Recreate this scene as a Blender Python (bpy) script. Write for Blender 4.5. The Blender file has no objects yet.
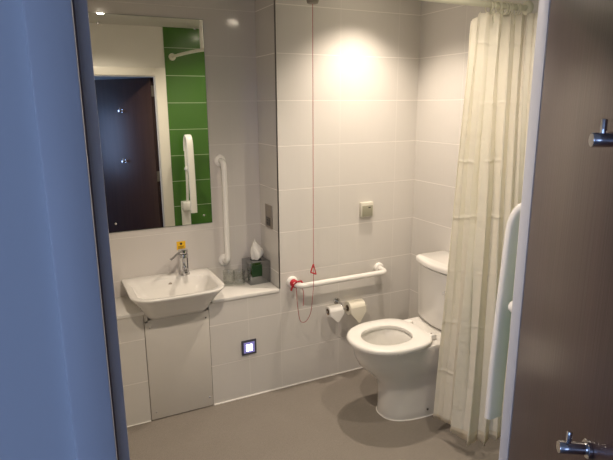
import bpy, bmesh, math, random
from math import sin, cos, pi, radians, sqrt
from mathutils import Vector, Matrix
random.seed(7)
scene = bpy.context.scene
COL = scene.collection
PI = pi

# ------------------------------------------------------------------ materials
def mat(name, color, rough=.5, metal=0., spec=.5, trans=0., ior=1.45, emit=None, estr=0., coat=0.):
    m = bpy.data.materials.new(name); m.use_nodes = True
    b = m.node_tree.nodes['Principled BSDF']
    b.inputs['Base Color'].default_value = (*color, 1)
    b.inputs['Roughness'].default_value = rough
    b.inputs['Metallic'].default_value = metal
    b.inputs['Specular IOR Level'].default_value = spec
    b.inputs['Transmission Weight'].default_value = trans
    b.inputs['IOR'].default_value = ior
    b.inputs['Coat Weight'].default_value = coat
    if emit:
        b.inputs['Emission Color'].default_value = (*emit, 1)
        b.inputs['Emission Strength'].default_value = estr
    return m

class NT:
    def __init__(s, m): s.t = m.node_tree; s.b = s.t.nodes['Principled BSDF']
    def n(s, kind, **kw):
        x = s.t.nodes.new(kind)
        for k, v in kw.items(): setattr(x, k, v)
        return x
    def l(s, a, b): s.t.links.new(a, b)
    def m(s, op, a, b=None, c=None):
        x = s.n('ShaderNodeMath', operation=op)
        for i, v in enumerate((a, b, c)):
            if v is None: continue
            if isinstance(v, (int, float)): x.inputs[i].default_value = v
            else: s.l(v, x.inputs[i])
        return x.outputs[0]
    def mix(s, f, a, b):
        x = s.n('ShaderNodeMix', data_type='RGBA')
        for sock, v in ((x.inputs[0], f), (x.inputs[6], a), (x.inputs[7], b)):
            if isinstance(v, (int, float)): sock.default_value = v
            elif isinstance(v, tuple): sock.default_value = (*v, 1)
            else: s.l(v, sock)
        return x.outputs[2]
    def noise(s, vec, scale, detail=3, rough=.5):
        x = s.n('ShaderNodeTexNoise'); x.inputs['Scale'].default_value = scale
        x.inputs['Detail'].default_value = detail; x.inputs['Roughness'].default_value = rough
        if vec is not None: s.l(vec, x.inputs['Vector'])
        return x.outputs['Fac']
    def obj(s):
        return s.n('ShaderNodeTexCoord').outputs['Object']
    def scalev(s, v, sc):
        x = s.n('ShaderNodeMapping'); x.inputs['Scale'].default_value = sc; s.l(v, x.inputs['Vector'])
        return x.outputs[0]
    def bump(s, h, strength, dist):
        x = s.n('ShaderNodeBump'); x.inputs['Strength'].default_value = strength
        x.inputs['Distance'].default_value = dist; s.l(h, x.inputs['Height'])
        s.l(x.outputs[0], s.b.inputs['Normal'])

def tile_mat(name, axis, u0, tile, grout, tw=.4, th=.25, gv=.35, rough=.14, weave=1.):
    """glazed wall tiles tw x th metres with thin pale joints; axis 0 = wall runs along x, 1 = along y"""
    m = mat(name, tile, rough); t = NT(m)
    o = t.obj(); sep = t.n('ShaderNodeSeparateXYZ'); t.l(o, sep.inputs[0])
    u = sep.outputs[axis]; z = sep.outputs[2]
    fu = t.m('FRACT', t.m('DIVIDE', t.m('SUBTRACT', u, u0 - 40 * tw), tw))
    fz = t.m('FRACT', t.m('DIVIDE', t.m('ADD', z, 10 * th), th))
    def joint(f, size, w):
        d = t.m('MULTIPLY', t.m('MINIMUM', f, t.m('SUBTRACT', 1, f)), size)
        mr = t.n('ShaderNodeMapRange'); mr.interpolation_type = 'SMOOTHSTEP'
        t.l(d, mr.inputs[0]); mr.inputs[1].default_value = w * .5; mr.inputs[2].default_value = w * 1.1
        mr.inputs[3].default_value = 1; mr.inputs[4].default_value = 0
        return mr.outputs[0]
    jz = joint(fz, th, .0028); ju = joint(fu, tw, .0022)
    j = t.m('MAXIMUM', jz, t.m('MULTIPLY', ju, gv))
    # slight tone difference from tile to tile and a fine vertical weave in the glaze
    iu = t.m('FLOOR', t.m('DIVIDE', t.m('SUBTRACT', u, u0 - 40 * tw), tw)); iz = t.m('FLOOR', t.m('DIVIDE', t.m('ADD', z, 10 * th), th))
    cmb = t.n('ShaderNodeCombineXYZ'); t.l(iu, cmb.inputs[0]); t.l(iz, cmb.inputs[1])
    wn = t.n('ShaderNodeTexWhiteNoise'); t.l(cmb.outputs[0], wn.inputs['Vector'])
    sc = (90, 90, 5)
    wv = t.noise(t.scalev(o, sc), 1.0, 2)
    dark = tuple(c * .955 for c in tile)
    col = t.mix(t.m('MULTIPLY', wn.outputs['Value'], .5), tile, dark)
    col = t.mix(t.m('MULTIPLY', wv, .22 * weave), col, tuple(c * .86 for c in tile))
    col = t.mix(j, col, grout); t.l(col, t.b.inputs['Base Color'])
    t.l(t.m('ADD', t.m('MULTIPLY', j, .5), rough), t.b.inputs['Roughness'])
    h = t.m('SUBTRACT', t.m('MULTIPLY', wv, .12 * weave), j)
    t.bump(h, .35, .0012)
    return m

WH = (.68, .655, .615)
GR = (.80, .765, .72)
M = {}
M['tile_back'] = tile_mat('tile_back', 0, 1.19, WH, GR)
M['tile_box'] = tile_mat('tile_box', 0, .981, WH, GR)
M['tile_recess'] = tile_mat('tile_recess', 0, 1.02, (.66, .625, .59), (.70, .667, .63), gv=.3, rough=.09, weave=.35)
M['tile_side'] = tile_mat('tile_side', 1, 2.788, WH, GR)
M['tile_green'] = tile_mat('tile_green', 0, 1.108, (.058, .155, .024), (.45, .52, .36), rough=.2, gv=.8)
M['wall_paint'] = mat('white_wall_paint', (.74, .71, .66), .7)
M['ceil_paint'] = mat('ceiling_paint', (.56, .54, .50), .8)
M['frame_paint'] = mat('frame_paint', (.58, .58, .59), .42)
M['arch_paint'] = mat('architrave_paint', (.74, .70, .62), .35)
M['corr_paint'] = mat('corridor_paint', (.60, .61, .62), .75)
M['seal'] = mat('brown_seal', (.16, .12, .12), .6)
M['ceramic'] = mat('ceramic', (.78, .76, .72), .08, coat=.3)
M['seat_plastic'] = mat('seat_plastic', (.86, .84, .80), .2)
M['white_nylon'] = mat('white_nylon', (.86, .84, .80), .25)
M['solid_white'] = mat('solid_white', (.80, .78, .74), .25)
M['panel'] = mat('panel_laminate', (.63, .60, .55), .35)
M['chrome'] = mat('chrome', (.66, .66, .68), .10, 1.)
M['box_steel'] = mat('box_steel', (.30, .31, .32), .16, 1.)
M['steel'] = mat('brushed_steel', (.42, .38, .33), .35, 1.)
M['dark_metal'] = mat('dark_metal', (.16, .15, .14), .4, 1.)
M['dark_plastic'] = mat('dark_plastic', (.02, .02, .02), .5)
M['mirror'] = mat('mirror_silver', (.80, .83, .79), .005, 1.)
M['mirror_edge'] = mat('mirror_edge', (.22, .26, .22), .2)
m = mat('glass', (.97, .98, .97), .02); t = NT(m)      # thin clear glass
tr = t.n('ShaderNodeBsdfTransparent'); tr.inputs[0].default_value = (.93, .94, .93, 1)
gl = t.n('ShaderNodeBsdfGlossy'); gl.inputs['Roughness'].default_value = .03
lw = t.n('ShaderNodeLayerWeight'); lw.inputs[0].default_value = .3
mx = t.n('ShaderNodeMixShader'); t.l(t.m('ADD', t.m('MULTIPLY', t.m('POWER', lw.outputs['Facing'], 3.), .45), .05), mx.inputs[0]); t.l(tr.outputs[0], mx.inputs[1]); t.l(gl.outputs[0], mx.inputs[2])
t.l(mx.outputs[0], t.t.nodes['Material Output'].inputs[0]); M['glass'] = m
M['paper'] = mat('paper', (.86, .84, .80), .9)
M['paper_cream'] = mat('paper_cream', (.84, .80, .68), .9)
M['card'] = mat('cardboard', (.30, .22, .15), .9)
M['red'] = mat('red_cord', (.50, .015, .03), .5)
M['pinkred'] = mat('thin_red_cord', (.42, .06, .07), .7)
M['yellow'] = mat('yellow_sticker', (.85, .50, .02), .5)
M['black'] = mat('black_print', (.03, .02, .01), .6)
M['green_label'] = mat('green_label', (.008, .040, .010), .5)
M['beige_plastic'] = mat('beige_plastic', (.68, .65, .56), .35)
M['housing'] = mat('housing_plastic', (.30, .27, .23), .4)
M['grey_screen'] = mat('grey_screen', (.33, .32, .24), .3)
M['sealant'] = mat('sealant', (.90, .88, .83), .5)
M['rail_cream'] = mat('rail_cream', (.74, .72, .58), .35)
M['screw'] = mat('screw_cap', (.75, .74, .72), .25, .6)
M['night_frame'] = mat('night_light_frame', (.10, .10, .13), .3, .5)
M['led'] = mat('led', (.9, .9, 1), .4, emit=(.74, .76, 1.), estr=5)
M['led_dim'] = mat('led_dim', (.25, .24, .5), .4, emit=(.32, .30, .85), estr=.30)
M['lamp'] = mat('lamp_disc', (1, .95, .85), .4, emit=(1, .85, .66), estr=70)
M['ring'] = mat('lamp_ring', (.75, .75, .74), .3)
M['curtainw'] = mat('window_frame_paint', (.7, .7, .7), .5)

# speckled safety vinyl
m = mat('vinyl', (.25, .22, .19), .55, spec=.3); t = NT(m); o = t.obj()
n1 = t.noise(o, 260, 2, .7); n2 = t.noise(o, 5, 4, .6); n3 = t.noise(o, 900, 1)
n4 = t.noise(o, 70, 3, .7)
c = t.mix(n2, (.27, .24, .205), (.33, .295, .255)); c = t.mix(t.m('MULTIPLY', n4, .45), c, (.17, .15, .13))
c = t.mix(t.m('MULTIPLY', t.m('GREATER_THAN', n1, .58), .5), c, (.13, .11, .10))
c = t.mix(t.m('MULTIPLY', t.m('GREATER_THAN', n3, .66), .5), c, (.45, .42, .38))
t.l(c, t.b.inputs['Base Color']); t.bump(n1, .2, .0008); M['vinyl'] = m
m = mat('carpet', (.12, .12, .13), .95); t = NT(m); n1 = t.noise(t.obj(), 400, 2)
t.l(t.mix(n1, (.09, .09, .10), (.16, .16, .17)), t.b.inputs['Base Color']); t.bump(n1, .6, .003); M['carpet'] = m

# dark walnut laminate of the door
m = mat('walnut', (.08, .045, .035), .30, spec=.40); t = NT(m); o = t.obj()
g = t.noise(t.scalev(o, (26, 26, 1.1)), 1, 4, .6); g2 = t.noise(t.scalev(o, (140, 140, 3)), 1, 3, .6)
c = t.mix(g, (.030, .017, .017), (.080, .044, .039)); c = t.mix(t.m('MULTIPLY', g2, .3), c, (.05, .03, .027))
t.l(c, t.b.inputs['Base Color']); t.bump(g2, .45, .0006); M['walnut'] = m

# crinkled polyester curtain, lets a little light through
m = mat('curtain_cloth', (.84, .81, .72), .5, spec=.3); t = NT(m); o = t.obj()
w1 = t.noise(t.scalev(o, (14, 14, 22)), 1, 4, .6)
sep = t.n('ShaderNodeSeparateXYZ'); t.l(o, sep.inputs[0])
zz = t.m('ADD', sep.outputs[2], t.m('MULTIPLY', t.noise(t.scalev(o, (9, 9, 2)), 1, 2), .05))
cr = t.m('ABSOLUTE', t.m('SUBTRACT', t.m('FRACT', t.m('DIVIDE', zz, .27)), .5))   # fold creases from the packet
mr = t.n('ShaderNodeMapRange'); t.l(cr, mr.inputs[0]); mr.inputs[1].default_value = 0; mr.inputs[2].default_value = .045
mr.inputs[3].default_value = 1; mr.inputs[4].default_value = 0
gate = t.n('ShaderNodeMapRange'); t.l(t.noise(t.scalev(o, (11, 11, 2.2)), 1, 2), gate.inputs[0]); gate.inputs[1].default_value = .42; gate.inputs[2].default_value = .58
t.bump(t.m('ADD', t.m('MULTIPLY', mr.outputs[0], t.m('MULTIPLY', gate.outputs[0], .38)), t.m('MULTIPLY', w1, .8)), .7, .012)
hm = t.m('LESS_THAN', sep.outputs[2], .125)
t.l(t.mix(t.m('MULTIPLY', hm, t.m('MULTIPLY', w1, .75)), (.90, .87, .78), (.64, .50, .28)), t.b.inputs['Base Color'])
tr = t.n('ShaderNodeBsdfTranslucent'); tr.inputs[0].default_value = (.92, .87, .74, 1)
mx = t.n('ShaderNodeMixShader'); mx.inputs[0].default_value = .38
out = t.t.nodes['Material Output']
t.l(t.b.outputs[0], mx.inputs[1]); t.l(tr.outputs[0], mx.inputs[2]); t.l(mx.outputs[0], out.inputs[0]); M['curtain'] = m

# ------------------------------------------------------------------ mesh helpers
def box(bm, lo, hi, bev=0., seg=2):
    lo = Vector(lo); hi = Vector(hi)
    r = bmesh.ops.create_cube(bm, size=1.)
    vs = r['verts']
    for v in vs:
        v.co = Vector([lo[i] + (v.co[i] + .5) * (hi[i] - lo[i]) for i in range(3)])
    if bev > 0:
        es = list({e for v in vs for e in v.link_edges})
        bmesh.ops.bevel(bm, geom=es, offset=bev, segments=seg, affect='EDGES', profile=.5)

def loft(bm, rings, cap0=True, cap1=True, closed=True):
    R = [[bm.verts.new(p) for p in r] for r in rings]
    n = len(R[0])
    for a, b in zip(R[:-1], R[1:]):
        for i in range(n if closed else n - 1):
            j = (i + 1) % n
            bm.faces.new((a[i], a[j], b[j], b[i]))
    if cap0: bm.faces.new(list(reversed(R[0])))
    if cap1: bm.faces.new(R[-1])
    return R

def smooth_pts(P, per=8):
    P = [Vector(p) for p in P]; out = []
    for i in range(len(P) - 1):
        p0 = P[max(i - 1, 0)]; p1 = P[i]; p2 = P[i + 1]; p3 = P[min(i + 2, len(P) - 1)]
        for k in range(per):
            u = k / per
            out.append(.5 * ((2 * p1) + (p2 - p0) * u + (2 * p0 - 5 * p1 + 4 * p2 - p3) * u * u + (3 * p1 - p0 - 3 * p2 + p3) * u ** 3))
    out.append(P[-1]); return out

def fillet(P, rad, n=8):
    P = [Vector(p) for p in P]; out = [P[0]]
    for i in range(1, len(P) - 1):
        a = (P[i - 1] - P[i]).normalized(); b = (P[i + 1] - P[i]).normalized()
        for k in range(n + 1):
            u = k / n
            p = P[i] + a * rad * (1 - u) ** 2 + b * rad * u ** 2
            out.append(p)
    out.append(P[-1]); return out

def tube(bm, P, r, n=14, cap=True, flat=None):
    P = [Vector(p) for p in P]; rings = []; up = None
    for i, p in enumerate(P):
        d = (P[min(i + 1, len(P) - 1)] - P[max(i - 1, 0)]).normalized()
        if up is None:
            up = Vector((0, 0, 1)) if abs(d.z) < .9 else Vector((1, 0, 0))
        x = (up - d * up.dot(d)).normalized(); up = x
        y = d.cross(x)
        rr = r[i] if isinstance(r, (list, tuple)) else r
        a, b = (rr, rr) if flat is None else flat
        rings.append([p + x * a * cos(2 * PI * k / n) + y * b * sin(2 * PI * k / n) for k in range(n)])
    loft(bm, rings, cap, cap)

def lathe(bm, prof, c=(0, 0, 0), axis=(0, 0, 1), n=28, caps=(True, True)):
    """prof: list of (radius, height along axis)"""
    ax = Vector(axis).normalized(); c = Vector(c)
    x = Vector((1, 0, 0)) if abs(ax.x) < .9 else Vector((0, 1, 0))
    x = (x - ax * x.dot(ax)).normalized(); y = ax.cross(x)
    rings = [[c + ax * h + (x * cos(2 * PI * k / n) + y * sin(2 * PI * k / n)) * max(r, 1e-5) for k in range(n)] for r, h in prof]
    loft(bm, rings, *caps)

def B(): return bmesh.new()

def obj(name, bm, m, parent=None, ang=40, mats=None):
    bmesh.ops.recalc_face_normals(bm, faces=bm.faces)
    me = bpy.data.meshes.new(name)
    for f in bm.faces: f.smooth = True
    bm.to_mesh(me); bm.free()
    try: me.set_sharp_from_angle(angle=radians(ang))
    except Exception: pass
    me.materials.append(M[m] if isinstance(m, str) else m)
    o = bpy.data.objects.new(name, me); COL.objects.link(o)
    if parent: 
        o.parent = parent
        # geometry is written in the parent's frame
    return o

def thing(name, label, cat, loc=(0, 0, 0), group=None, rz=0.):
    o = bpy.data.objects.new(name, None); COL.objects.link(o)
    o.empty_display_size = .05
    o.location = loc; o.rotation_euler = (0, 0, rz)
    o['label'] = label; o['category'] = cat
    if group: o['group'] = group
    return o

def tag(o, label, cat, group=None):
    o['label'] = label; o['category'] = cat
    if group: o['group'] = group
    return o

def struct(name, bm, m, parent=None):
    o = obj(name, bm, m, parent)
    if parent is None: o['kind'] = 'structure'
    return o

def sbox(name, lo, hi, m, parent=None, bev=0.):
    b = B(); box(b, lo, hi, bev); return struct(name, b, m, parent)

def shift(pts, c): return [Vector(p) - Vector(c) for p in pts]

# ------------------------------------------------------------------ dimensions (metres; camera stands at x=0, y=0)
YB = 2.788      # face of the rear wall beside the toilet and of the boxing under the ledge
YR = 3.080      # face of the recessed wall behind the basin
XE = 1.185      # where recess ends
XS = 2.1455     # side wall behind the toilet
YD = .890       # bathroom face of the door wall
YO = .815       # corridor face of the door wall
ZC = 2.43       # ceiling
XL = -.30       # far left wall of bathroom
LED = .657      # ledge height

# ------------------------------------------------------------------ setting
sbox('floor', (XL - .1, YO + .02, -.08), (XS + .12, YR + .12, 0), 'vinyl')
sbox('floor_corridor', (-2.5, -3.0, -.08), (2.4, YO + .02, 0), 'carpet')
sbox('ceiling', (-2.5, -3.0, ZC), (XS + .3, YR + .12, ZC + .08), 'ceil_paint')
sbox('wall_back', (XE, YB, 0), (XS, YR + .12, ZC), 'tile_back')
sbox('wall_recess', (XL - .1, YR, 0), (XE, YR + .12, ZC), 'tile_recess')
sbox('wall_side', (XS, YO, 0), (XS + .12, YR + .12, ZC), 'tile_side')
sbox('wall_left', (XL - .1, YD, 0), (XL, YR, ZC), 'wall_paint')
# the recess return is glazed with the same tile, cut narrower
# boxing below the ledge
sbox('wall_boxing_right', (.748, YB, 0), (XE, YB + .02, LED - .02), 'tile_box')
sbox('wall_boxing_left', (XL, YB, 0), (.388, YB + .02, LED - .02), 'tile_box')
# door wall: three pieces round the opening
sbox('wall_door_right', (1.014, YO, 0), (XS, YD, ZC), 'wall_paint')
sbox('wall_door_left', (-2.4, YO, 0), (.040, YD, ZC), 'corr_paint')
sbox('wall_door_head', (.040, YO, 2.01), (1.014, YD, ZC), 'wall_paint')
# green shower tiling on the door wall
sbox('wall_green_tiling', (1.109, YD, 0), (XS, YD + .008, ZC), 'tile_green')
# corridor shell
sbox('wall_corridor_right', (2.3, -3.0, 0), (2.4, YO, ZC), 'corr_paint')
sbox('wall_corridor_rear', (-.2, -3.0, 0), (2.3, -2.9, ZC), 'corr_paint')
sbox('wall_corridor_rear_left', (-2.4, -3.0, 0), (-1.6, -2.9, ZC), 'corr_paint')
sbox('wall_corridor_rear_sill', (-1.6, -3.0, 0), (-.2, -2.9, .8), 'corr_paint')  # rear wall opening added to let the fill light in
sbox('wall_corridor_rear_lintel', (-1.6, -3.0, 2.2), (-.2, -2.9, ZC), 'corr_paint')
b = B()
for x0, x1 in ((-1.6, -1.55), (-.925, -.875), (-.25, -.2)): box(b, (x0, -2.97, .8), (x1, -2.93, 2.2))
box(b, (-1.55, -2.97, .8), (-.25, -2.93, .85)); box(b, (-1.55, -2.97, 2.15), (-.25, -2.93, 2.2))
struct('window_added_rear', b, 'curtainw')  # unseen rear window, added to brighten the left door stop
sbox('wall_corridor_left', (-2.5, -3.0, 0), (-2.4, -2.35, ZC), 'corr_paint')
sbox('wall_corridor_left_near', (-2.5, .25, 0), (-2.4, YO + .08, ZC), 'corr_paint')
sbox('wall_corridor_sill', (-2.5, -2.35, 0), (-2.4, .25, .75), 'corr_paint')
sbox('wall_corridor_lintel', (-2.5, -2.35, 2.2), (-2.4, .25, ZC), 'corr_paint')
b = B()
for y0, y1 in ((-2.35, -2.30), (-1.075, -1.025), (.20, .25)): box(b, (-2.47, y0, .75), (-2.43, y1, 2.2))
box(b, (-2.47, -2.30, .75), (-2.43, .20, .80)); box(b, (-2.47, -2.30, 2.15), (-2.43, .20, 2.2))
struct('window_1', b, 'curtainw')

# trims
b = B(); box(b, (XE - .0015, YB - .0025, LED), (XE + .0035, YB + .010, ZC), .001); struct('trim_1', b, 'dark_metal')
def bead(name, p, q, r=.006):
    b = B(); tube(b, [p, q], r, 8); struct(name, b, 'sealant')
bead('trim_2', (.752, YB - .001, .003), (XS - .001, YB - .001, .003), .005)
bead('trim_3', (XS - .001, 1.0, .003), (XS - .001, YB, .003), .0035)
bead('trim_4', (XL, YB - .001, .003), (.386, YB - .001, .003), .0035)

# door frame
fr = B(); box(fr, (.040, YO, 0), (.0585, YD, 2.01), .0008); fr_o = struct('door_1', fr, 'frame_paint')
struct('frame_jamb', (lambda b: (box(b, (.9995 + .0125, YO, 0), (1.030, YD, 2.01), .001), b)[1])(B()), 'frame_paint', fr_o)
b = B(); box(b, (.0585, .862, 0), (.079, YD, 1.986), .001); struct('door_stop', b, 'frame_paint', fr_o)
b = B(); box(b, (1.0, .862, 0), (1.012, YD, 1.986), .001); struct('door_stop', b, 'frame_paint', fr_o)
b = B(); box(b, (.064, YO, 1.999), (1.012, .862, 2.01)); box(b, (.064, .862, 1.986), (1.012, YD, 2.01)); struct('frame_head', b, 'frame_paint', fr_o)
b = B(); box(b, (.0560, YO - .002, 0), (.0583, YO + .001, 1.99)); struct('smoke_seal', b, 'seal', fr_o)
def arch(name, x0, x1, y0, y1, xin0, xin1, zin, zout, parent):
    b = B()
    box(b, (x0, y0, 0), (xin0, y1, zout), .004); box(b, (xin1, y0, 0), (x1, y1, zout), .004)
    box(b, (xin0 - .004, y0, zin), (xin1 + .004, y1, zout), .004)
    return struct(name, b, 'arch_paint' if y0 > .85 else 'frame_paint', parent)
arch('inner_architrave', -.034, 1.108, YD, YD + .014, .066, 1.013, 1.996, 2.068, fr_o)
arch('outer_architrave', -.004, 1.078, YO - .015, YO, .055, 1.021, 2.004, 2.07, fr_o)

# ------------------------------------------------------------------ door leaf, swung out into the corridor
PH = radians(57.3)
leaf = thing('bathroom_door', 'dark walnut door leaf swung open beside the doorway, two coat hooks on its face', 'door', (1.012, YO, 0), None, PH)
b = B(); box(b, (-.945, 0, .008), (-.002, .044, 1.982), .0015); panel_o = obj('door_panel', b, 'walnut', leaf)
for z in (1.86, 1.05, .24):
    b = B(); box(b, (-.0018, .002, z - .05), (.0008, .040, z + .05)); lathe(b, [(.007, -.05), (.007, .05)], (.003, -.006, z), n=12)
    obj('hinge', b, 'steel', leaf)
def coat_hook(z, label, s_=.4256):
    h = thing('coat_hook', label, 'hook', (1.012 - s_ * cos(PH) - .044 * sin(PH), YO - s_ * sin(PH) + .044 * cos(PH), z), None, PH)
    b = B(); lathe(b, [(.0145, 0), (.0155, .001), (.0155, .006), (.0145, .007)], (0, 0, 0), (0, 1, 0)); obj('back_plate', b, 'chrome', h)
    b = B(); lathe(b, [(.010, .007), (.0105, .012), (.0105, .047), (.0096, .049)], (0, 0, 0), (0, 1, 0)); obj('hook_bar', b, 'chrome', h)
    b = B(); lathe(b, [(.0044, .008), (.0044, .028), (.0036, .0295)], (0, .034, 0), (0, 0, 1), 16); obj('hook_peg', b, 'chrome', h)
    return h
coat_hook(1.676, 'upper chrome coat hook on the walnut door, near eye height', .414)
coat_hook(1.181, 'lower chrome coat hook on the walnut door, near the bottom of the picture', .4235)

# ------------------------------------------------------------------ ledge
lt = thing('ledge', 'white solid ledge right of the basin, carrying tumblers and tissue box', 'ledge', (0, 0, LED - .02))
b = B(); box(b, (.768, YB - .006, 0), (XE - .004, YR, .02), .003); obj('ledge_slab', b, 'solid_white', lt)
lt = thing('ledge', 'white solid ledge left of the basin, empty, beside the door frame', 'ledge', (0, 0, LED - .02))
b = B(); box(b, (XL, YB - .006, 0), (.396, YR, .02), .003); obj('ledge_slab', b, 'solid_white', lt)

# ------------------------------------------------------------------ panel below the basin
pt = thing('basin_access_panel', 'plain pale access panel below the washbasin, fixed by small screws', 'panel', (.569, YB, 0))
b = B(); box(b, (-.178, -.004, .006), (.176, .016, .600), .0015); box(b, (-.178, -.004, .590), (-.160, .016, .636)); obj('panel_board', b, 'panel', pt)
for x, z, mm in ((-.150, .05, 'screw'), (.157, .062, 'screw'), (.157, .560, 'dark_plastic'), (-.150, .558, 'screw')):
    b = B(); r = .0055 if mm == 'screw' else .004
    lathe(b, [(r, 0), (r, .002), (r * .6, .0035)], (x, -.004, z), (0, -1, 0), 12); obj('screw_cap', b, mm, pt)

# ------------------------------------------------------------------ washbasin
def dshape(x0, x1, yb, yf, rf, rb, z, n=8, bulge=0.):
    """outline: straight back, rounded front corners, bulging front edge"""
    P = []
    def arc(cx, cy, r, a0, a1):
        for k in range(n + 1):
            a = radians(a0 + (a1 - a0) * k / n); P.append([cx + r * cos(a), cy + r * sin(a), z])
    arc(x1 - rb, yb - rb, rb, 90, 0)
    arc(x1 - rf, yf + rf, rf, 0, -90)
    for k in range(1, 6): P.append([x1 - rf + (x0 + rf - (x1 - rf)) * k / 6, yf, z])
    arc(x0 + rf, yf + rf, rf, 270, 180)
    arc(x0 + rb, yb - rb, rb, 180, 90)
    xc = (x0 + x1) / 2; hw = (x1 - x0) / 2
    for p in P:
        if p[1] < yf + rf * 1.2:
            p[1] -= bulge * (1 - ((p[0] - xc) / hw) ** 2)
    return [Vector(p) for p in P]
bx = .577; bs = thing('washbasin', 'white semi recessed ceramic washbasin with chrome tap under the mirror', 'basin', (bx, YR, LED))
def D(hw, yb, yf, rf, rb, z, bulge=0.): return dshape(-hw, hw, yb, yf, rf, rb, z, 8, bulge)
HT = .103
rings = [D(.165, -.03, -.305, .05, .01, -.055), D(.178, -.010, -.330, .06, .01, -.030), D(.190, -.004, -.345, .07, .01, -.005, .004), D(.208, -.003, -.375, .08, .01, .03, .008), D(.232, -.002, -.402, .09, .01, .065, .012),
         D(.249, -.002, -.420, .095, .01, .088, .014), D(.254, -.0015, -.425, .10, .012, HT - .005, .016), D(.252, -.003, -.423, .098, .012, HT, .016),
         D(.248, -.006, -.418, .095, .012, HT + .001, .016),
         D(.222, -.110, -.395, .080, .045, HT - .001, .014), D(.217, -.114, -.390, .078, .045, HT - .008, .012), D(.205, -.124, -.378, .078, .05, HT - .04, .010),
         D(.180, -.140, -.350, .075, .06, HT - .085, .006), D(.120, -.175, -.300, .055, .05, HT - .108), D(.030, -.215, -.265, .018, .018, HT - .116)]
b = B(); loft(b, rings); obj('basin_bowl', b, 'ceramic', bs, 60)
b = B(); lathe(b, [(.024, 0), (.024, .003), (.019, .005), (.008, .0045), (.002, .008)], (0, -.24, HT - .116), n=20); obj('waste_plug', b, 'chrome', bs)
b = B(); lathe(b, [(.010, 0), (.010, .003), (.006, .003)], (0, -.1195, HT - .03), (0, -1, -.3), n=16); obj('overflow_hole', b, 'steel', bs)

# tap
tp = thing('mixer_tap', 'chrome lever mixer tap standing on the back rim of the washbasin', 'tap', (.672, YR - .068, LED + HT))
b = B(); lathe(b, [(.033, 0), (.033, .004), (.029, .008), (.027, .03), (.028, .10), (.029, .118), (.027, .124), (.012, .127)], n=24); obj('tap_body', b, 'chrome', tp)
b = B(); tube(b, smooth_pts([(0, -.012, .042), (-.006, -.05, .052), (-.012, -.090, .050), (-.014, -.112, .040)], 5), .0125, 14, flat=(.011, .015))
lathe(b, [(.0115, 0), (.0115, .012)], (-.0142, -.108, .028), n=14); obj('spout', b, 'chrome', tp)
b = B(); lathe(b, [(.028, .128), (.029, .134), (.028, .150), (.018, .155)], n=24); obj('lever_cap', b, 'chrome', tp)
b = B(); tube(b, smooth_pts([(-.006, -.01, .144), (-.035, -.035, .142), (-.072, -.068, .128), (-.098, -.092, .122)], 5), .006, 12, flat=(.0055, .0085)); obj('lever', b, 'chrome', tp)

# sticker above the tap
st = thing('warning_sticker', 'small yellow hot water warning sticker on wall above the tap', 'sticker', (.678, YR, .917))
b = B(); box(b, (-.026, -.0012, -.026), (.026, 0, .026)); obj('sticker_sheet', b, 'yellow', st)
b = B(); lathe(b, [(.0075, 0), (.0075, .0004)], (0, -.0012, .011), (0, -1, 0), 16)
for k in range(3): box(b, (-.018, -.0016, -.006 - k * .006), (.018 - .004 * (k % 2), -.0012, -.0035 - k * .006))
obj('sticker_print', b, 'black', st)

# ------------------------------------------------------------------ mirror
MX0, MX1, MZ0, MZ1 = .272, .874, 1.038, 2.189
mi = thing('wall_mirror', 'tall frameless rectangular mirror screwed on the wall above the washbasin', 'mirror', ((MX0 + MX1) / 2, YR, MZ0))
w = (MX1 - MX0) / 2; hh = MZ1 - MZ0
b = B(); box(b, (-w, -.006, 0), (w, -.0005, hh), .0); obj('mirror_backing', b, 'mirror_edge', mi)
b = B(); box(b, (-w + .0018, -.0072, .0018), (w - .0018, -.0062, hh - .0018)); obj('mirror_glass', b, 'mirror', mi)
for x, z in ((-w + .05, .05), (w - .05, .05), (-w + .05, hh - .05), (w - .05, hh - .05)):
    b = B(); lathe(b, [(.006, 0), (.006, .002), (.0035, .0045)], (x, -.0072, z), (0, -1, 0), 14); obj('mirror_screw', b, 'screw', mi)

# ------------------------------------------------------------------ grab rails
def flange(bm, c, ax, r=.036, t=.02):
    lathe(bm, [(r, 0), (r, t * .45), (r * .93, t * .75), (r * .75, t), (r * .55, t * 1.02)], c, ax, 28)
vr = thing('grab_rail', 'white vertical grab rail fixed to the recess wall right of the mirror', 'grab rail', (.936, YR, .795))
L = .612
b = B(); tube(b, fillet([(0, -.012, 0), (0, -.083, 0), (0, -.083, L), (0, -.012, L)], .05), .0165, 18); obj('rail_bar', b, 'white_nylon', vr)
for z in (0, L):
    b = B(); flange(b, (0, 0, z), (0, -1, 0)); obj('wall_flange', b, 'white_nylon', vr)
hr = thing('grab_rail', 'white horizontal grab rail on tiled wall beside the toilet, red cord wound on its end', 'grab rail', (1.265, YB, .688))
L = .620
b = B(); tube(b, fillet([(0, -.012, 0), (0, -.098, 0), (L, -.098, 0), (L, -.012, 0)], .05), .0165, 18); obj('rail_bar', b, 'white_nylon', hr)
for x in (0, L):
    b = B(); flange(b, (x, 0, 0), (0, -1, 0)); obj('wall_flange', b, 'white_nylon', hr)

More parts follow.
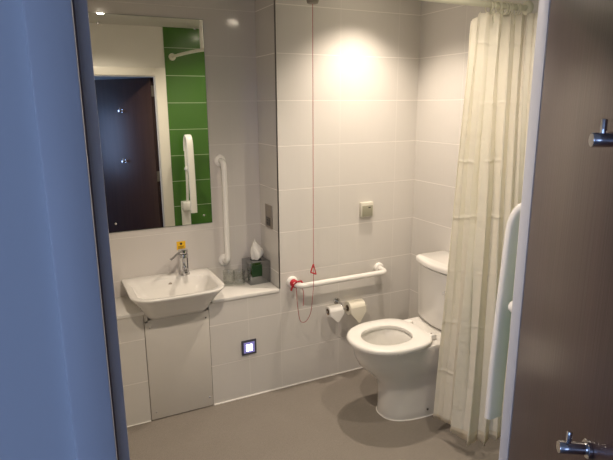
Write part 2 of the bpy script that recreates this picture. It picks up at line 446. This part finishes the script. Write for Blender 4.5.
# fold-up rail on the door wall, folded upright
fu = thing('fold_up_rail', 'white hinged support rail folded upright against green tiles just inside doorway', 'grab rail', (1.215, YD + .008, 0))
b = B(); box(b, (-.035, 0, .40), (.055, .012, .80), .004); obj('wall_plate', b, 'white_nylon', fu)
def band(P, wx, ty, n=16):
    """broad flat band swept in the yz plane, wx wide in x and ty thick"""
    P = [Vector(p) for p in P]; rings = []
    for i, p in enumerate(P):
        d = (P[min(i + 1, len(P) - 1)] - P[max(i - 1, 0)]).normalized()
        nrm = Vector((0, -d.z, d.y))
        ring = []
        for k in range(n):
            a = 2 * PI * k / n; ca, sa = cos(a), sin(a)
            ring.append(p + Vector((math.copysign(abs(ca) ** .45, ca) * wx / 2, 0, 0)) + nrm * math.copysign(abs(sa) ** .6, sa) * ty / 2)
        rings.append(ring)
    b = B(); loft(b, rings); return b
YI, YT = .095, .238
P = [(.030, YT + .012, .72), (.030, YT + .009, .9), (.030, YT + .001, 1.12), (.030, YT - .010, 1.32)]
YA = YT - .012; cy = (YI + YA) / 2; ra = (YA - YI) / 2
for k in range(1, 13):
    a = PI * k / 12; P.append((.030, cy + ra * cos(a), 1.345 + ra * 1.55 * sin(a)))
P.append((.030, YI, 1.30))
obj('arm_pad', band(P, .062, .026), 'white_nylon', fu)
b = B(); tube(b, smooth_pts([(.018, YI, 1.33), (.018, YI, 1.10), (.018, YI - .01, .95), (.018, YI - .035, .79)], 6), .013, 14); obj('inner_tube', b, 'white_nylon', fu)
b = B(); lathe(b, [(.018, 0), (.020, .006), (.020, .085), (.016, .095)], (.012, YI + .005, 1.13), (0, 1, 0), 20); obj('knob', b, 'white_nylon', fu)
b = B(); box(b, (-.032, .010, .71), (.052, .085, .80), .012); obj('hinge_block', b, 'white_nylon', fu)

# ------------------------------------------------------------------ toilet
TY = 2.265
tl = thing('toilet', 'white close coupled toilet with open seat and cistern against side wall', 'toilet', (XS, TY, 0))
# local frame: -x points into the room (away from the wall), y lateral
def egg(xf, xb, hw, z, sq=.0, n=44, back=2.6, front=2.0, cut=None):
    """oval from front tip xf to back xb, half width hw; squarer towards the wall"""
    P = []
    xc = xf + (xb - xf) * .52
    for k in range(n):
        a = 2 * PI * k / n; ca, sa = cos(a), sin(a)
        if ca < 0: e = front; L = xc - xf
        else: e = back; L = xb - xc
        P.append(Vector((xc + math.copysign(abs(ca) ** (2 / e), ca) * L, math.copysign(abs(sa) ** (2 / e), sa) * hw, z)))
    return P
b = B()
rings = [egg(-.572, -.03, .132, 0, back=6, front=2.6), egg(-.574, -.03, .134, .006, back=6, front=2.6), egg(-.570, -.03, .131, .05, back=6, front=2.6), egg(-.572, -.03, .131, .15, back=6, front=2.5), egg(-.588, -.03, .135, .215, back=6, front=2.3),
         egg(-.652, -.03, .155, .282, back=6), egg(-.712, -.03, .173, .338, back=5), egg(-.740, -.02, .180, .395, back=5), egg(-.750, -.012, .185, .435, back=5), egg(-.754, -.012, .186, .452, back=5), egg(-.749, -.014, .183, .459, back=5)]
inner = [egg(-.708, -.405, .134, .459, front=2, back=2.2), egg(-.700, -.425, .120, .425, front=2, back=2.2), egg(-.680, -.435, .108, .36, front=2, back=2.2), egg(-.645, -.455, .078, .29, front=2, back=2.2), egg(-.60, -.48, .045, .26, front=2, back=2.2)]
loft(b, rings + inner); obj('pan', b, 'ceramic', tl, 50)
b = B(); loft(b, [egg(-.640, -.458, .074, .2895, front=2, back=2.2), egg(-.64, -.458, .074, .290, front=2, back=2.2)]); obj('pan_water', b, 'glass', tl)
# seat ring
def so(xf, xb, hw, z, bk=3.0): return egg(xf, xb, hw, z, back=bk, front=2.1)
b = B()
SZ = .012
R = [so(-.758, -.325, .192, .449 + SZ), so(-.768, -.319, .203, .453 + SZ), so(-.771, -.317, .206, .464 + SZ), so(-.767, -.320, .203, .473 + SZ), so(-.755, -.327, .196, .477 + SZ),
     so(-.705, -.394, .132, .477 + SZ, 2.3), so(-.694, -.405, .123, .472 + SZ, 2.3), so(-.692, -.407, .121, .462 + SZ, 2.3), so(-.696, -.402, .125, .450 + SZ, 2.3)]
vs = loft(b, R, False, False)
for i in range(len(vs[0])):
    j = (i + 1) % len(vs[0]); b.faces.new((vs[-1][i], vs[-1][j], vs[0][j], vs[0][i]))
seat = obj('seat', b, 'seat_plastic', tl, 50)
for s in (-1, 1):
    b = B(); box(b, (-.345, s * .105 - .022, .459), (-.300, s * .105 + .022, .490), .008); obj('seat_hinge', b, 'seat_plastic', tl)
b = B(); lathe(b, [(.005, 0), (.005, .002)], (-.323, -.105, .490), n=12); obj('hinge_cover', b, 'steel', tl)
for y in (-.172, .172):
    b = B(); box(b, (-.60, y - .012, .450), (-.565, y + .012, .4635), .003); obj('seat_buffer', b, 'seat_plastic', tl)
b = B(); lathe(b, [(.006, 0), (.006, .003), (.003, .004)], (-.345, -.1315, .045), (0, -1, 0), 14); obj('fixing_screw', b, 'dark_metal', tl)
b = B(); tube(b, [Vector((p.x * 1.0 - .002 if p.x < -.3 else p.x, p.y * 1.012, .002)) for p in egg(-.573, -.03, .133, 0, back=6, front=2.6)] , .0035, 6); obj('sealant_bead', b, 'sealant', tl)
# cistern
def cshape(x0, xf, hw, z, bulge, rc=.03, n=14):
    P = [Vector((x0, hw, z)), Vector((x0, -hw, z))]
    def fx(y): return xf - bulge * (1 - (y / hw) ** 2)
    # front edge from -hw to +hw with rounded corners
    for k in range(7):
        a = PI / 2 * k / 6
        P.append(Vector((fx(-hw + rc) + rc - rc * sin(a) , -hw + rc - rc * cos(a), z)))
    for k in range(1, n): 
        y = -hw + rc + (2 * hw - 2 * rc) * k / n; P.append(Vector((fx(y), y, z)))
    for k in range(7):
        a = PI / 2 * (6 - k) / 6
        P.append(Vector((fx(hw - rc) + rc - rc * sin(a), hw - rc + rc * cos(a), z)))
    return P
b = B(); X = -.004
loft(b, [cshape(X, -.165, .176, .459, .026, .022), cshape(X, -.184, .186, .470, .034, .022), cshape(X, -.190, .190, .49, .037, .022), cshape(X, -.196, .198, .78, .042, .022), cshape(X, -.197, .199, .808, .042, .022), cshape(X, -.188, .190, .810, .040, .022), cshape(X, -.188, .190, .814, .040, .022)])
obj('cistern', b, 'ceramic', tl, 45)
b = B()
loft(b, [cshape(X, -.200, .203, .814, .044, .022), cshape(X, -.207, .209, .820, .045, .022), cshape(X, -.208, .210, .838, .045, .022), cshape(X, -.203, .206, .848, .044, .022), cshape(X, -.193, .197, .852, .042, .022)])
obj('cistern_lid', b, 'ceramic', tl, 45)
b = B(); lathe(b, [(.013, 0), (.013, .006), (.009, .008)], (-.214, -.125, .735), (-1, 0, 0), 18)
tube(b, [(-.222, -.125, .735), (-.228, -.110, .722), (-.232, -.075, .700)], .005, 10); obj('flush_lever', b, 'chrome', tl)

# ------------------------------------------------------------------ toilet roll holders and rolls
def holder(x, z, label):
    h = thing('toilet_roll_holder', label, 'holder', (x, YB, z))
    b = B(); lathe(b, [(.021, 0), (.021, .005), (.018, .008)], (0, 0, 0), (0, -1, 0), 20); obj('wall_rose', b, 'chrome', h)
    b = B(); tube(b, fillet([(0, -.006, 0), (0, -.058, 0), (0, -.072, -.014), (0, -.072, -.030)], .007), .0065, 12); obj('holder_post', b, 'chrome', h)
    return h
def spindle(h, x0, x1):
    b = B(); tube(b, [(x0, -.072, -.032), (x1, -.072, -.032)], .0065, 12); obj('spindle', b, 'chrome', h)
h1 = holder(1.574, .514, 'chrome toilet roll holder on tiled wall between the two rolls'); spindle(h1, -.105, .175)
def roll(x0, x1, r, cz, label, mt, flap):
    y = YB - .072
    t_ = thing('toilet_roll', label, 'toilet roll', (x0, y, cz))
    W = x1 - x0
    b = B()
    prof = [(.021, 0), (r - .002, 0), (r, .002), (r, W - .002), (r - .002, W), (.021, W)]
    R = [[Vector((h_, r_ * cos(2 * PI * k / 32), r_ * sin(2 * PI * k / 32))) for k in range(32)] for r_, h_ in prof]
    vs = loft(b, R + [R[0]], False, False)
    bmesh.ops.remove_doubles(b, verts=b.verts, dist=1e-6); obj('paper_roll', b, mt, t_)
    b = B(); R = [[Vector((h_, r_ * cos(2 * PI * k / 24), r_ * sin(2 * PI * k / 24))) for k in range(24)] for r_, h_ in ((.0205, .001), (.0205, W - .001), (.0175, W - .001), (.0175, .001))]
    loft(b, R + [R[0]], False, False); bmesh.ops.remove_doubles(b, verts=b.verts, dist=1e-6); obj('cardboard_core', b, 'card', t_)
    # loose sheet folded to a point, hanging down the front
    b = B(); top = []; 
    for (u, w0, w1) in ((0., .0, 1.), (.35, .0, 1.), (.68, .27, .80), (1., .52, .60)):
        ang = radians(205) if u == 0 else None
        z = .3 * r - flap * u
        yy = -sqrt(max(r * r - max(min(z, r), -r) ** 2, 0)) - .004 if z > -.15 * r else -r * .99 - .004
        top.append([Vector((W * w0, yy, z)), Vector((W * w1, yy, z))])
    bot = [[p + Vector((0, -.0012, 0)) for p in r_] for r_ in top]
    R = [[a[0], a[1], c_[1], c_[0]] for a, c_ in zip(top, bot)]
    loft(b, R); obj('loose_sheet', b, mt, t_)
    return t_
roll(1.472, 1.566, .035, .482, 'smaller white toilet roll, left one of the pair under the grab rail', 'paper', .074)
roll(1.612, 1.722, .044, .482, 'fuller cream toilet roll with pointed end sheet, nearer the toilet', 'paper_cream', .105)

# ------------------------------------------------------------------ emergency pull cord
pc = thing('emergency_pull_cord', 'thin red emergency pull cord with red triangle, hanging before grab rail', 'pull cord', (1.346, 2.66, 2.238))
b = B(); lathe(b, [(.016, 0), (.029, .004), (.033, .014), (.033, .05), (.028, .058), (.012, .060), (.012, ZC - 2.238)], n=28); obj('cord_housing', b, 'housing', pc)
o0 = Vector((1.346, 2.66, 2.238))
P = [(1.346, 2.66, 2.242), (1.346, 2.66, .90), (1.346, 2.66, .70)] + [(1.342, 2.664, .62), (1.338, 2.68, .52), (1.322, 2.70, .462), (1.300, 2.715, .447), (1.283, 2.72, .468), (1.272, 2.725, .55), (1.266, 2.725, .64), (1.265, 2.722, .69)]
b = B(); tube(b, shift(smooth_pts(P, 6), o0), .0017, 8); obj('cord', b, 'pinkred', pc)
b = B()
tri = [(1.346, 2.66, .822), (1.325, 2.655, .776), (1.366, 2.665, .757)]
tube(b, shift([tri[2], tri[0]], o0), .0030, 10)
tube(b, shift(fillet([tri[0], tri[1], tri[2]], .006, 4), o0), .0042, 10)
obj('pull_triangle', b, 'red', pc)
b = B()
for k in range(4):    # cord wound round the rail end
    y = YB - .026 - k * .010
    ring = [(1.265 + .0190 * cos(a), y + .006 * sin(a * .5), .688 + .0190 * sin(a)) for a in [2 * PI * j / 20 for j in range(21)]]
    tube(b, shift(ring, o0), .0042, 8)
obj('cord_winding', b, 'red', pc)
b = B(); tube(b, shift(smooth_pts([(1.285, 2.725, .685), (1.298, 2.70, .655), (1.300, 2.70, .60), (1.297, 2.70, .558)], 5), o0), .0016, 8); obj('cord_tail', b, 'red', pc)
b = B(); tube(b, shift([(1.240, 2.745, .650), (1.246, 2.735, .680), (1.262, 2.712, .711), (1.288, 2.705, .714), (1.302, 2.70, .69)], o0), .0055, 8); obj('cord_knot', b, 'red', pc)

# ------------------------------------------------------------------ thermostat, socket, night light
th_ = thing('wall_control', 'small square beige control box with grey face on tiles above grab rail', 'control box', (1.776, YB, 1.088))
b = B(); box(b, (-.045, -.026, -.046), (.045, 0, .046), .004); obj('control_case', b, 'beige_plastic', th_)
b = B(); box(b, (-.038, -.0275, -.041), (.038, -.0255, .026), .001); obj('control_face', b, 'grey_screen', th_)
b = B(); box(b, (.006, -.0285, .010), (.022, -.0272, .017)); obj('control_button', b, 'dark_plastic', th_)

so_ = thing('shaver_socket', 'brushed metal shaver socket on the side return of the recess', 'socket', (XE, 2.930, 1.072))
b = B(); box(b, (-.006, -.052, -.070), (0, .052, .070), .0015); obj('socket_plate', b, 'steel', so_)
b = B(); box(b, (-.0075, -.032, -.056), (-.0055, .032, -.004), .001); obj('socket_insert', b, 'dark_metal', so_)
b = B()
for y in (-.014, .014):
    for z in (-.042, -.022): box(b, (-.0085, y - .004, z - .005), (-.0072, y + .004, z + .005))
obj('socket_holes', b, 'dark_plastic', so_)
for z in (-.062, .062):
    b = B(); lathe(b, [(.003, 0), (.003, .001)], (-.006, 0, z), (-1, 0, 0), 10); obj('plate_screw', b, 'chrome', so_)

nl = thing('night_light', 'small square lit night light set low in the tiles right of basin', 'light', (.978, YB, .325))
b = B(); box(b, (-.046, -.008, -.046), (.046, 0, .046), .002); obj('light_frame', b, 'night_frame', nl)
b = B(); box(b, (-.034, -.0088, -.034), (.034, -.0075, .034)); obj('light_lens', b, 'led_dim', nl)
for x in (-.010, .010):
    for z in (-.012, .010):
        b = B(); box(b, (x - .0085, -.0098, z - .0095), (x + .0085, -.0086, z + .0095), .002); obj('lamp_square', b, 'led', nl)

# ------------------------------------------------------------------ tissue box and tumblers
tb = thing('tissue_box', 'mirrored cube tissue box with green square window on the ledge, tissue pulled up', 'tissue box', (1.112, 2.988, LED), None, radians(3))
b = B(); H = .140; A = .067
box(b, (-A, -A, 0), (A, A, H), .003); obj('box_body', b, 'box_steel', tb)
b = B(); box(b, (-.056, -A - .0015, .050), (.012, -A + .001, .124), .001); obj('green_window', b, 'green_label', tb)
b = B(); lathe(b, [(.036, 0), (.036, .0012)], (0, 0, H - .0004), n=24); obj('top_opening', b, 'dark_plastic', tb)
b = B(); rings = []
for i in range(9):
    u = i / 8; z = H - .006 + .115 * u; rr = .016 + .022 * sin(PI * min(u * 1.15, 1)) ** .8 * (1 - .2 * u); rr = rr * (1 - .55 * u ** 3)
    ring = []
    for k in range(28):
        a = 2 * PI * k / 28
        f = 1 + .32 * sin(3 * a + u * 2) + .16 * sin(7 * a - u * 3)
        ring.append(Vector((rr * f * cos(a) + .010 * sin(u * 5), rr * f * sin(a) * .7, z + .014 * u * sin(2 * a + 1) + .01 * u * sin(5 * a))))
    rings.append(ring)
loft(b, rings); obj('tissue', b, 'paper', tb, 25)
def tumbler(x, y, label):
    g = thing('glass_tumbler', label, 'glass', (x, y, LED), 'drinking glasses on the ledge')
    b = B(); lathe(b, [(.031, 0), (.033, .003), (.034, .045), (.036, .088), (.0352, .0895), (.0344, .088), (.0322, .045), (.030, .010), (.006, .009)], n=32); obj('glass_wall', b, 'glass', g)
    return g
tumbler(.938, 3.000, 'clear short tumbler on the ledge, nearer the washbasin')
tumbler(.998, 2.975, 'clear short tumbler on the ledge, nearer the mirrored tissue box')

# ------------------------------------------------------------------ shower rail, rings, curtain
RZ = 2.168
sr = thing('shower_rail', 'cream shower curtain rail bent round the corner, near the ceiling', 'curtain rail', (0, 0, RZ))
P = fillet([(1.182, YD + .008, 0), (1.20, 1.0, 0), (1.30, 1.97, 0), (XS, 1.97, 0)], .02, 2)
P = [(1.180, YD + .016, 0), (1.185, 1.1, 0), (1.215, 1.4, 0), (1.262, 1.64, 0), (1.33, 1.83, 0), (1.45, 1.945, 0), (1.60, 1.970, 0), (1.85, 1.970, 0), (XS - .008, 1.970, 0)]
b = B(); tube(b, smooth_pts(P, 8), .0135, 16); obj('rail_tube', b, 'rail_cream', sr)
b = B(); flange(b, (1.180, YD + .008, 0), (0, 1, 0), .033, .016); obj('wall_flange', b, 'rail_cream', sr)
b = B(); flange(b, (XS, 1.970, 0), (-1, 0, 0), .033, .016); obj('wall_flange', b, 'rail_cream', sr)
b = B(); tube(b, [(1.262, 1.64, .008), (1.262, 1.64, ZC - RZ)], .016, 14); obj('ceiling_support', b, 'solid_white', sr)

proto = None
def torus(bm, R, r, n=24, k=8):
    rings = []
    for i in range(n):
        a = 2 * PI * i / n
        rings.append([Vector(((R + r * cos(2 * PI * j / k)) * 0 + r * sin(2 * PI * j / k), (R + r * cos(2 * PI * j / k)) * cos(a), (R + r * cos(2 * PI * j / k)) * sin(a))) for j in range(k)])
    loft(bm, rings + [rings[0]], False, False); bmesh.ops.remove_doubles(bm, verts=bm.verts, dist=1e-6)
rx = [1.900, 1.925, 1.946, 1.966, 1.988, 2.010, 2.034, 2.060, 2.084]
for i, x in enumerate(rx):
    if proto is None:
        b = B(); torus(b, .027, .0028); proto = obj('curtain_ring', b, 'rail_cream'); c = proto
    else:
        c = proto.copy(); COL.objects.link(c)
    c.location = (x, 1.970, RZ - .0105); c.rotation_euler = (0, 0, radians(random.uniform(-25, 25)))
    tag(c, 'cream plastic ring on shower rail above the bunched curtain', 'curtain ring', 'curtain rings bunched at the rail end')

cu = thing('shower_curtain', 'cream polyester shower curtain bunched up between toilet and doorway', 'curtain', (0, 0, 0))
def lerp_path(P, s):
    L = [0]
    for a, b_ in zip(P[:-1], P[1:]): L.append(L[-1] + (Vector(b_) - Vector(a)).length)
    d = s * L[-1]
    for i in range(len(P) - 1):
        if d <= L[i + 1] + 1e-9:
            u = (d - L[i]) / (L[i + 1] - L[i]); return Vector(P[i]).lerp(Vector(P[i + 1]), u)
    return Vector(P[-1])
TOP = [(1.800, 1.975), (1.90, 1.965), (2.02, 1.968), (2.095, 1.930), (2.110, 1.82)]
BOT = [(1.715, 1.985), (1.745, 1.93), (1.735, 1.80), (1.83, 1.735), (1.94, 1.70), (2.09, 1.70)]
NS, NTt = 260, 70
b = B(); grid = []
for j in range(NTt + 1):
    t_ = j / NTt; row = []
    e = t_ ** 1.1
    for i in range(NS + 1):
        s = i / NS
        p = lerp_path(TOP, s).lerp(lerp_path(BOT, s), e)
        q = lerp_path(TOP, min(s + .01, 1)).lerp(lerp_path(BOT, min(s + .01, 1)), e) - lerp_path(TOP, max(s - .01, 0)).lerp(lerp_path(BOT, max(s - .01, 0)), e)
        if q.length < 1e-6: q = Vector((1, 0))
        nn = Vector((q.y, -q.x)).normalized(); tt = q.normalized()
        ph = 2 * PI * (8.6 * s + .42 * sin(6 * s + 1.) + .16 * sin(2.6 * t_ + 7 * s) + .05 * sin(6 * t_))
        amp = (.018 + .012 * sin(9 * s + 2.6 + 1.2 * t_)) * (.75 + .6 * t_) * min(1, .25 + s * 6)
        p = p + nn * amp * sin(ph) + tt * amp * .45 * sin(2 * ph + .6)
        p = p + nn * .004 * sin(23 * s + 11 * t_) * (1 if t_ > .05 else 0)
        ztop = 2.135 - .045 * max(0, 1 - s / .12) - .006 * abs(sin(PI * 9 * s))
        zbot = .088 + .018 * sin(9 * s + .5) + .035 * max(0, 1 - s / .10) * 0
        z = ztop + (zbot - ztop) * t_
        row.append(b.verts.new((p.x, p.y, z)))
    grid.append(row)
for j in range(NTt):
    for i in range(NS): b.faces.new((grid[j][i], grid[j][i + 1], grid[j + 1][i + 1], grid[j + 1][i]))
c = obj('curtain_sheet', b, 'curtain', cu, 180)
sm = c.modifiers.new('thickness', 'SOLIDIFY'); sm.thickness = .0012; sm.offset = 0
for x, dz in ((1.905, 0), (1.955, .0), (2.03, .0), (2.085, 0)):
    b = B(); tube(b, [(x, 1.948, RZ - .030), (x, 1.940, RZ - .05), (x, 1.940, RZ - .085)], .0022, 8); obj('curtain_hook', b, 'rail_cream', cu)

# ------------------------------------------------------------------ lamps
def downlight(x, y, e, label, size=118, col=(1, .85, .70), blend=.85):
    d = thing('ceiling_downlight', label, 'light', (x, y, ZC), 'ceiling downlights')
    b = B()
    R = [[Vector((r_ * cos(2 * PI * k / 32), r_ * sin(2 * PI * k / 32), h_)) for k in range(32)] for r_, h_ in ((.047, 0), (.046, -.006), (.036, -.008), (.034, -.002), (.034, 0))]
    loft(b, R + [R[0]], False, False); bmesh.ops.remove_doubles(b, verts=b.verts, dist=1e-6); obj('lamp_bezel', b, 'ring', d)
    b = B(); lathe(b, [(.0335, -.001), (.0325, -.006), (.028, -.013), (.018, -.018), (.002, -.020)], n=28); obj('lamp_lens', b, 'lamp', d)
    l = bpy.data.lights.new('spot', 'SPOT'); l.energy = e; l.spot_size = radians(size); l.spot_blend = blend
    l.shadow_soft_size = .03; l.color = col
    lo = bpy.data.objects.new('spot_lamp', l); COL.objects.link(lo); lo.parent = d; lo.location = (0, 0, -.055)
downlight(.508, 1.54, 66, 'round ceiling downlight over the floor before the washbasin', 150)
downlight(1.586, 1.51, 37, 'round ceiling downlight inside the shower area', 150)
downlight(1.67, 2.465, 70, 'round ceiling downlight above the toilet', 116, blend=1.)

# daylight through the left corridor window, plus an added rear fill
al = bpy.data.lights.new('daylight', 'AREA'); al.shape = 'RECTANGLE'; al.size = 2.5; al.size_y = 1.4; al.energy = 58; al.color = (.39, .55, 1.)
ao = bpy.data.objects.new('daylight', al); COL.objects.link(ao); ao.location = (-2.55, -1.05, 1.47); ao.rotation_euler = (0, radians(-90), 0)
ao.rotation_euler = Vector((1, 0, 0)).to_track_quat('-Z', 'Z').to_euler()
al2 = bpy.data.lights.new('added_rear_fill', 'AREA'); al2.shape = 'RECTANGLE'; al2.size = 1.3; al2.size_y = 1.3; al2.energy = 13; al2.color = (.43, .56, 1.)  # added fill lamp behind the unseen rear window, lights the door stop
ao2 = bpy.data.objects.new('added_rear_fill', al2); COL.objects.link(ao2); ao2.location = (-.9, -3.05, 1.5)
ao2.rotation_euler = Vector((0, 1, 0)).to_track_quat('-Z', 'Z').to_euler()
w = bpy.data.worlds.new('world'); scene.world = w; w.use_nodes = True
w.node_tree.nodes['Background'].inputs[0].default_value = (.35, .55, 1, 1); w.node_tree.nodes['Background'].inputs[1].default_value = .8

# ------------------------------------------------------------------ camera
pitch, roll, yaw = .23110565, .00588125, .45531412
f_ = Vector((sin(yaw) * cos(pitch), cos(yaw) * cos(pitch), -sin(pitch)))
r0 = Vector((cos(yaw), -sin(yaw), 0)); d0 = f_.cross(r0)
r_ = cos(roll) * r0 + sin(roll) * d0; d_ = -sin(roll) * r0 + cos(roll) * d0
cd = bpy.data.cameras.new('camera'); co = bpy.data.objects.new('camera', cd); COL.objects.link(co)
Mx = Matrix.Identity(4)
for i, v in enumerate((r_, -d_, -f_)):
    for j in range(3): Mx[j][i] = v[j]
Mx.translation = Vector((0, 0, 1.72805)); co.matrix_world = Mx
cd.sensor_width = 36; cd.lens = 533.53 / 613 * 36; cd.clip_start = .01
scene.camera = co
vs_ = scene.view_settings
vs_.view_transform = 'Standard'; vs_.look = 'None'; vs_.gamma = 1; vs_.exposure = 0; vs_.use_curve_mapping = False
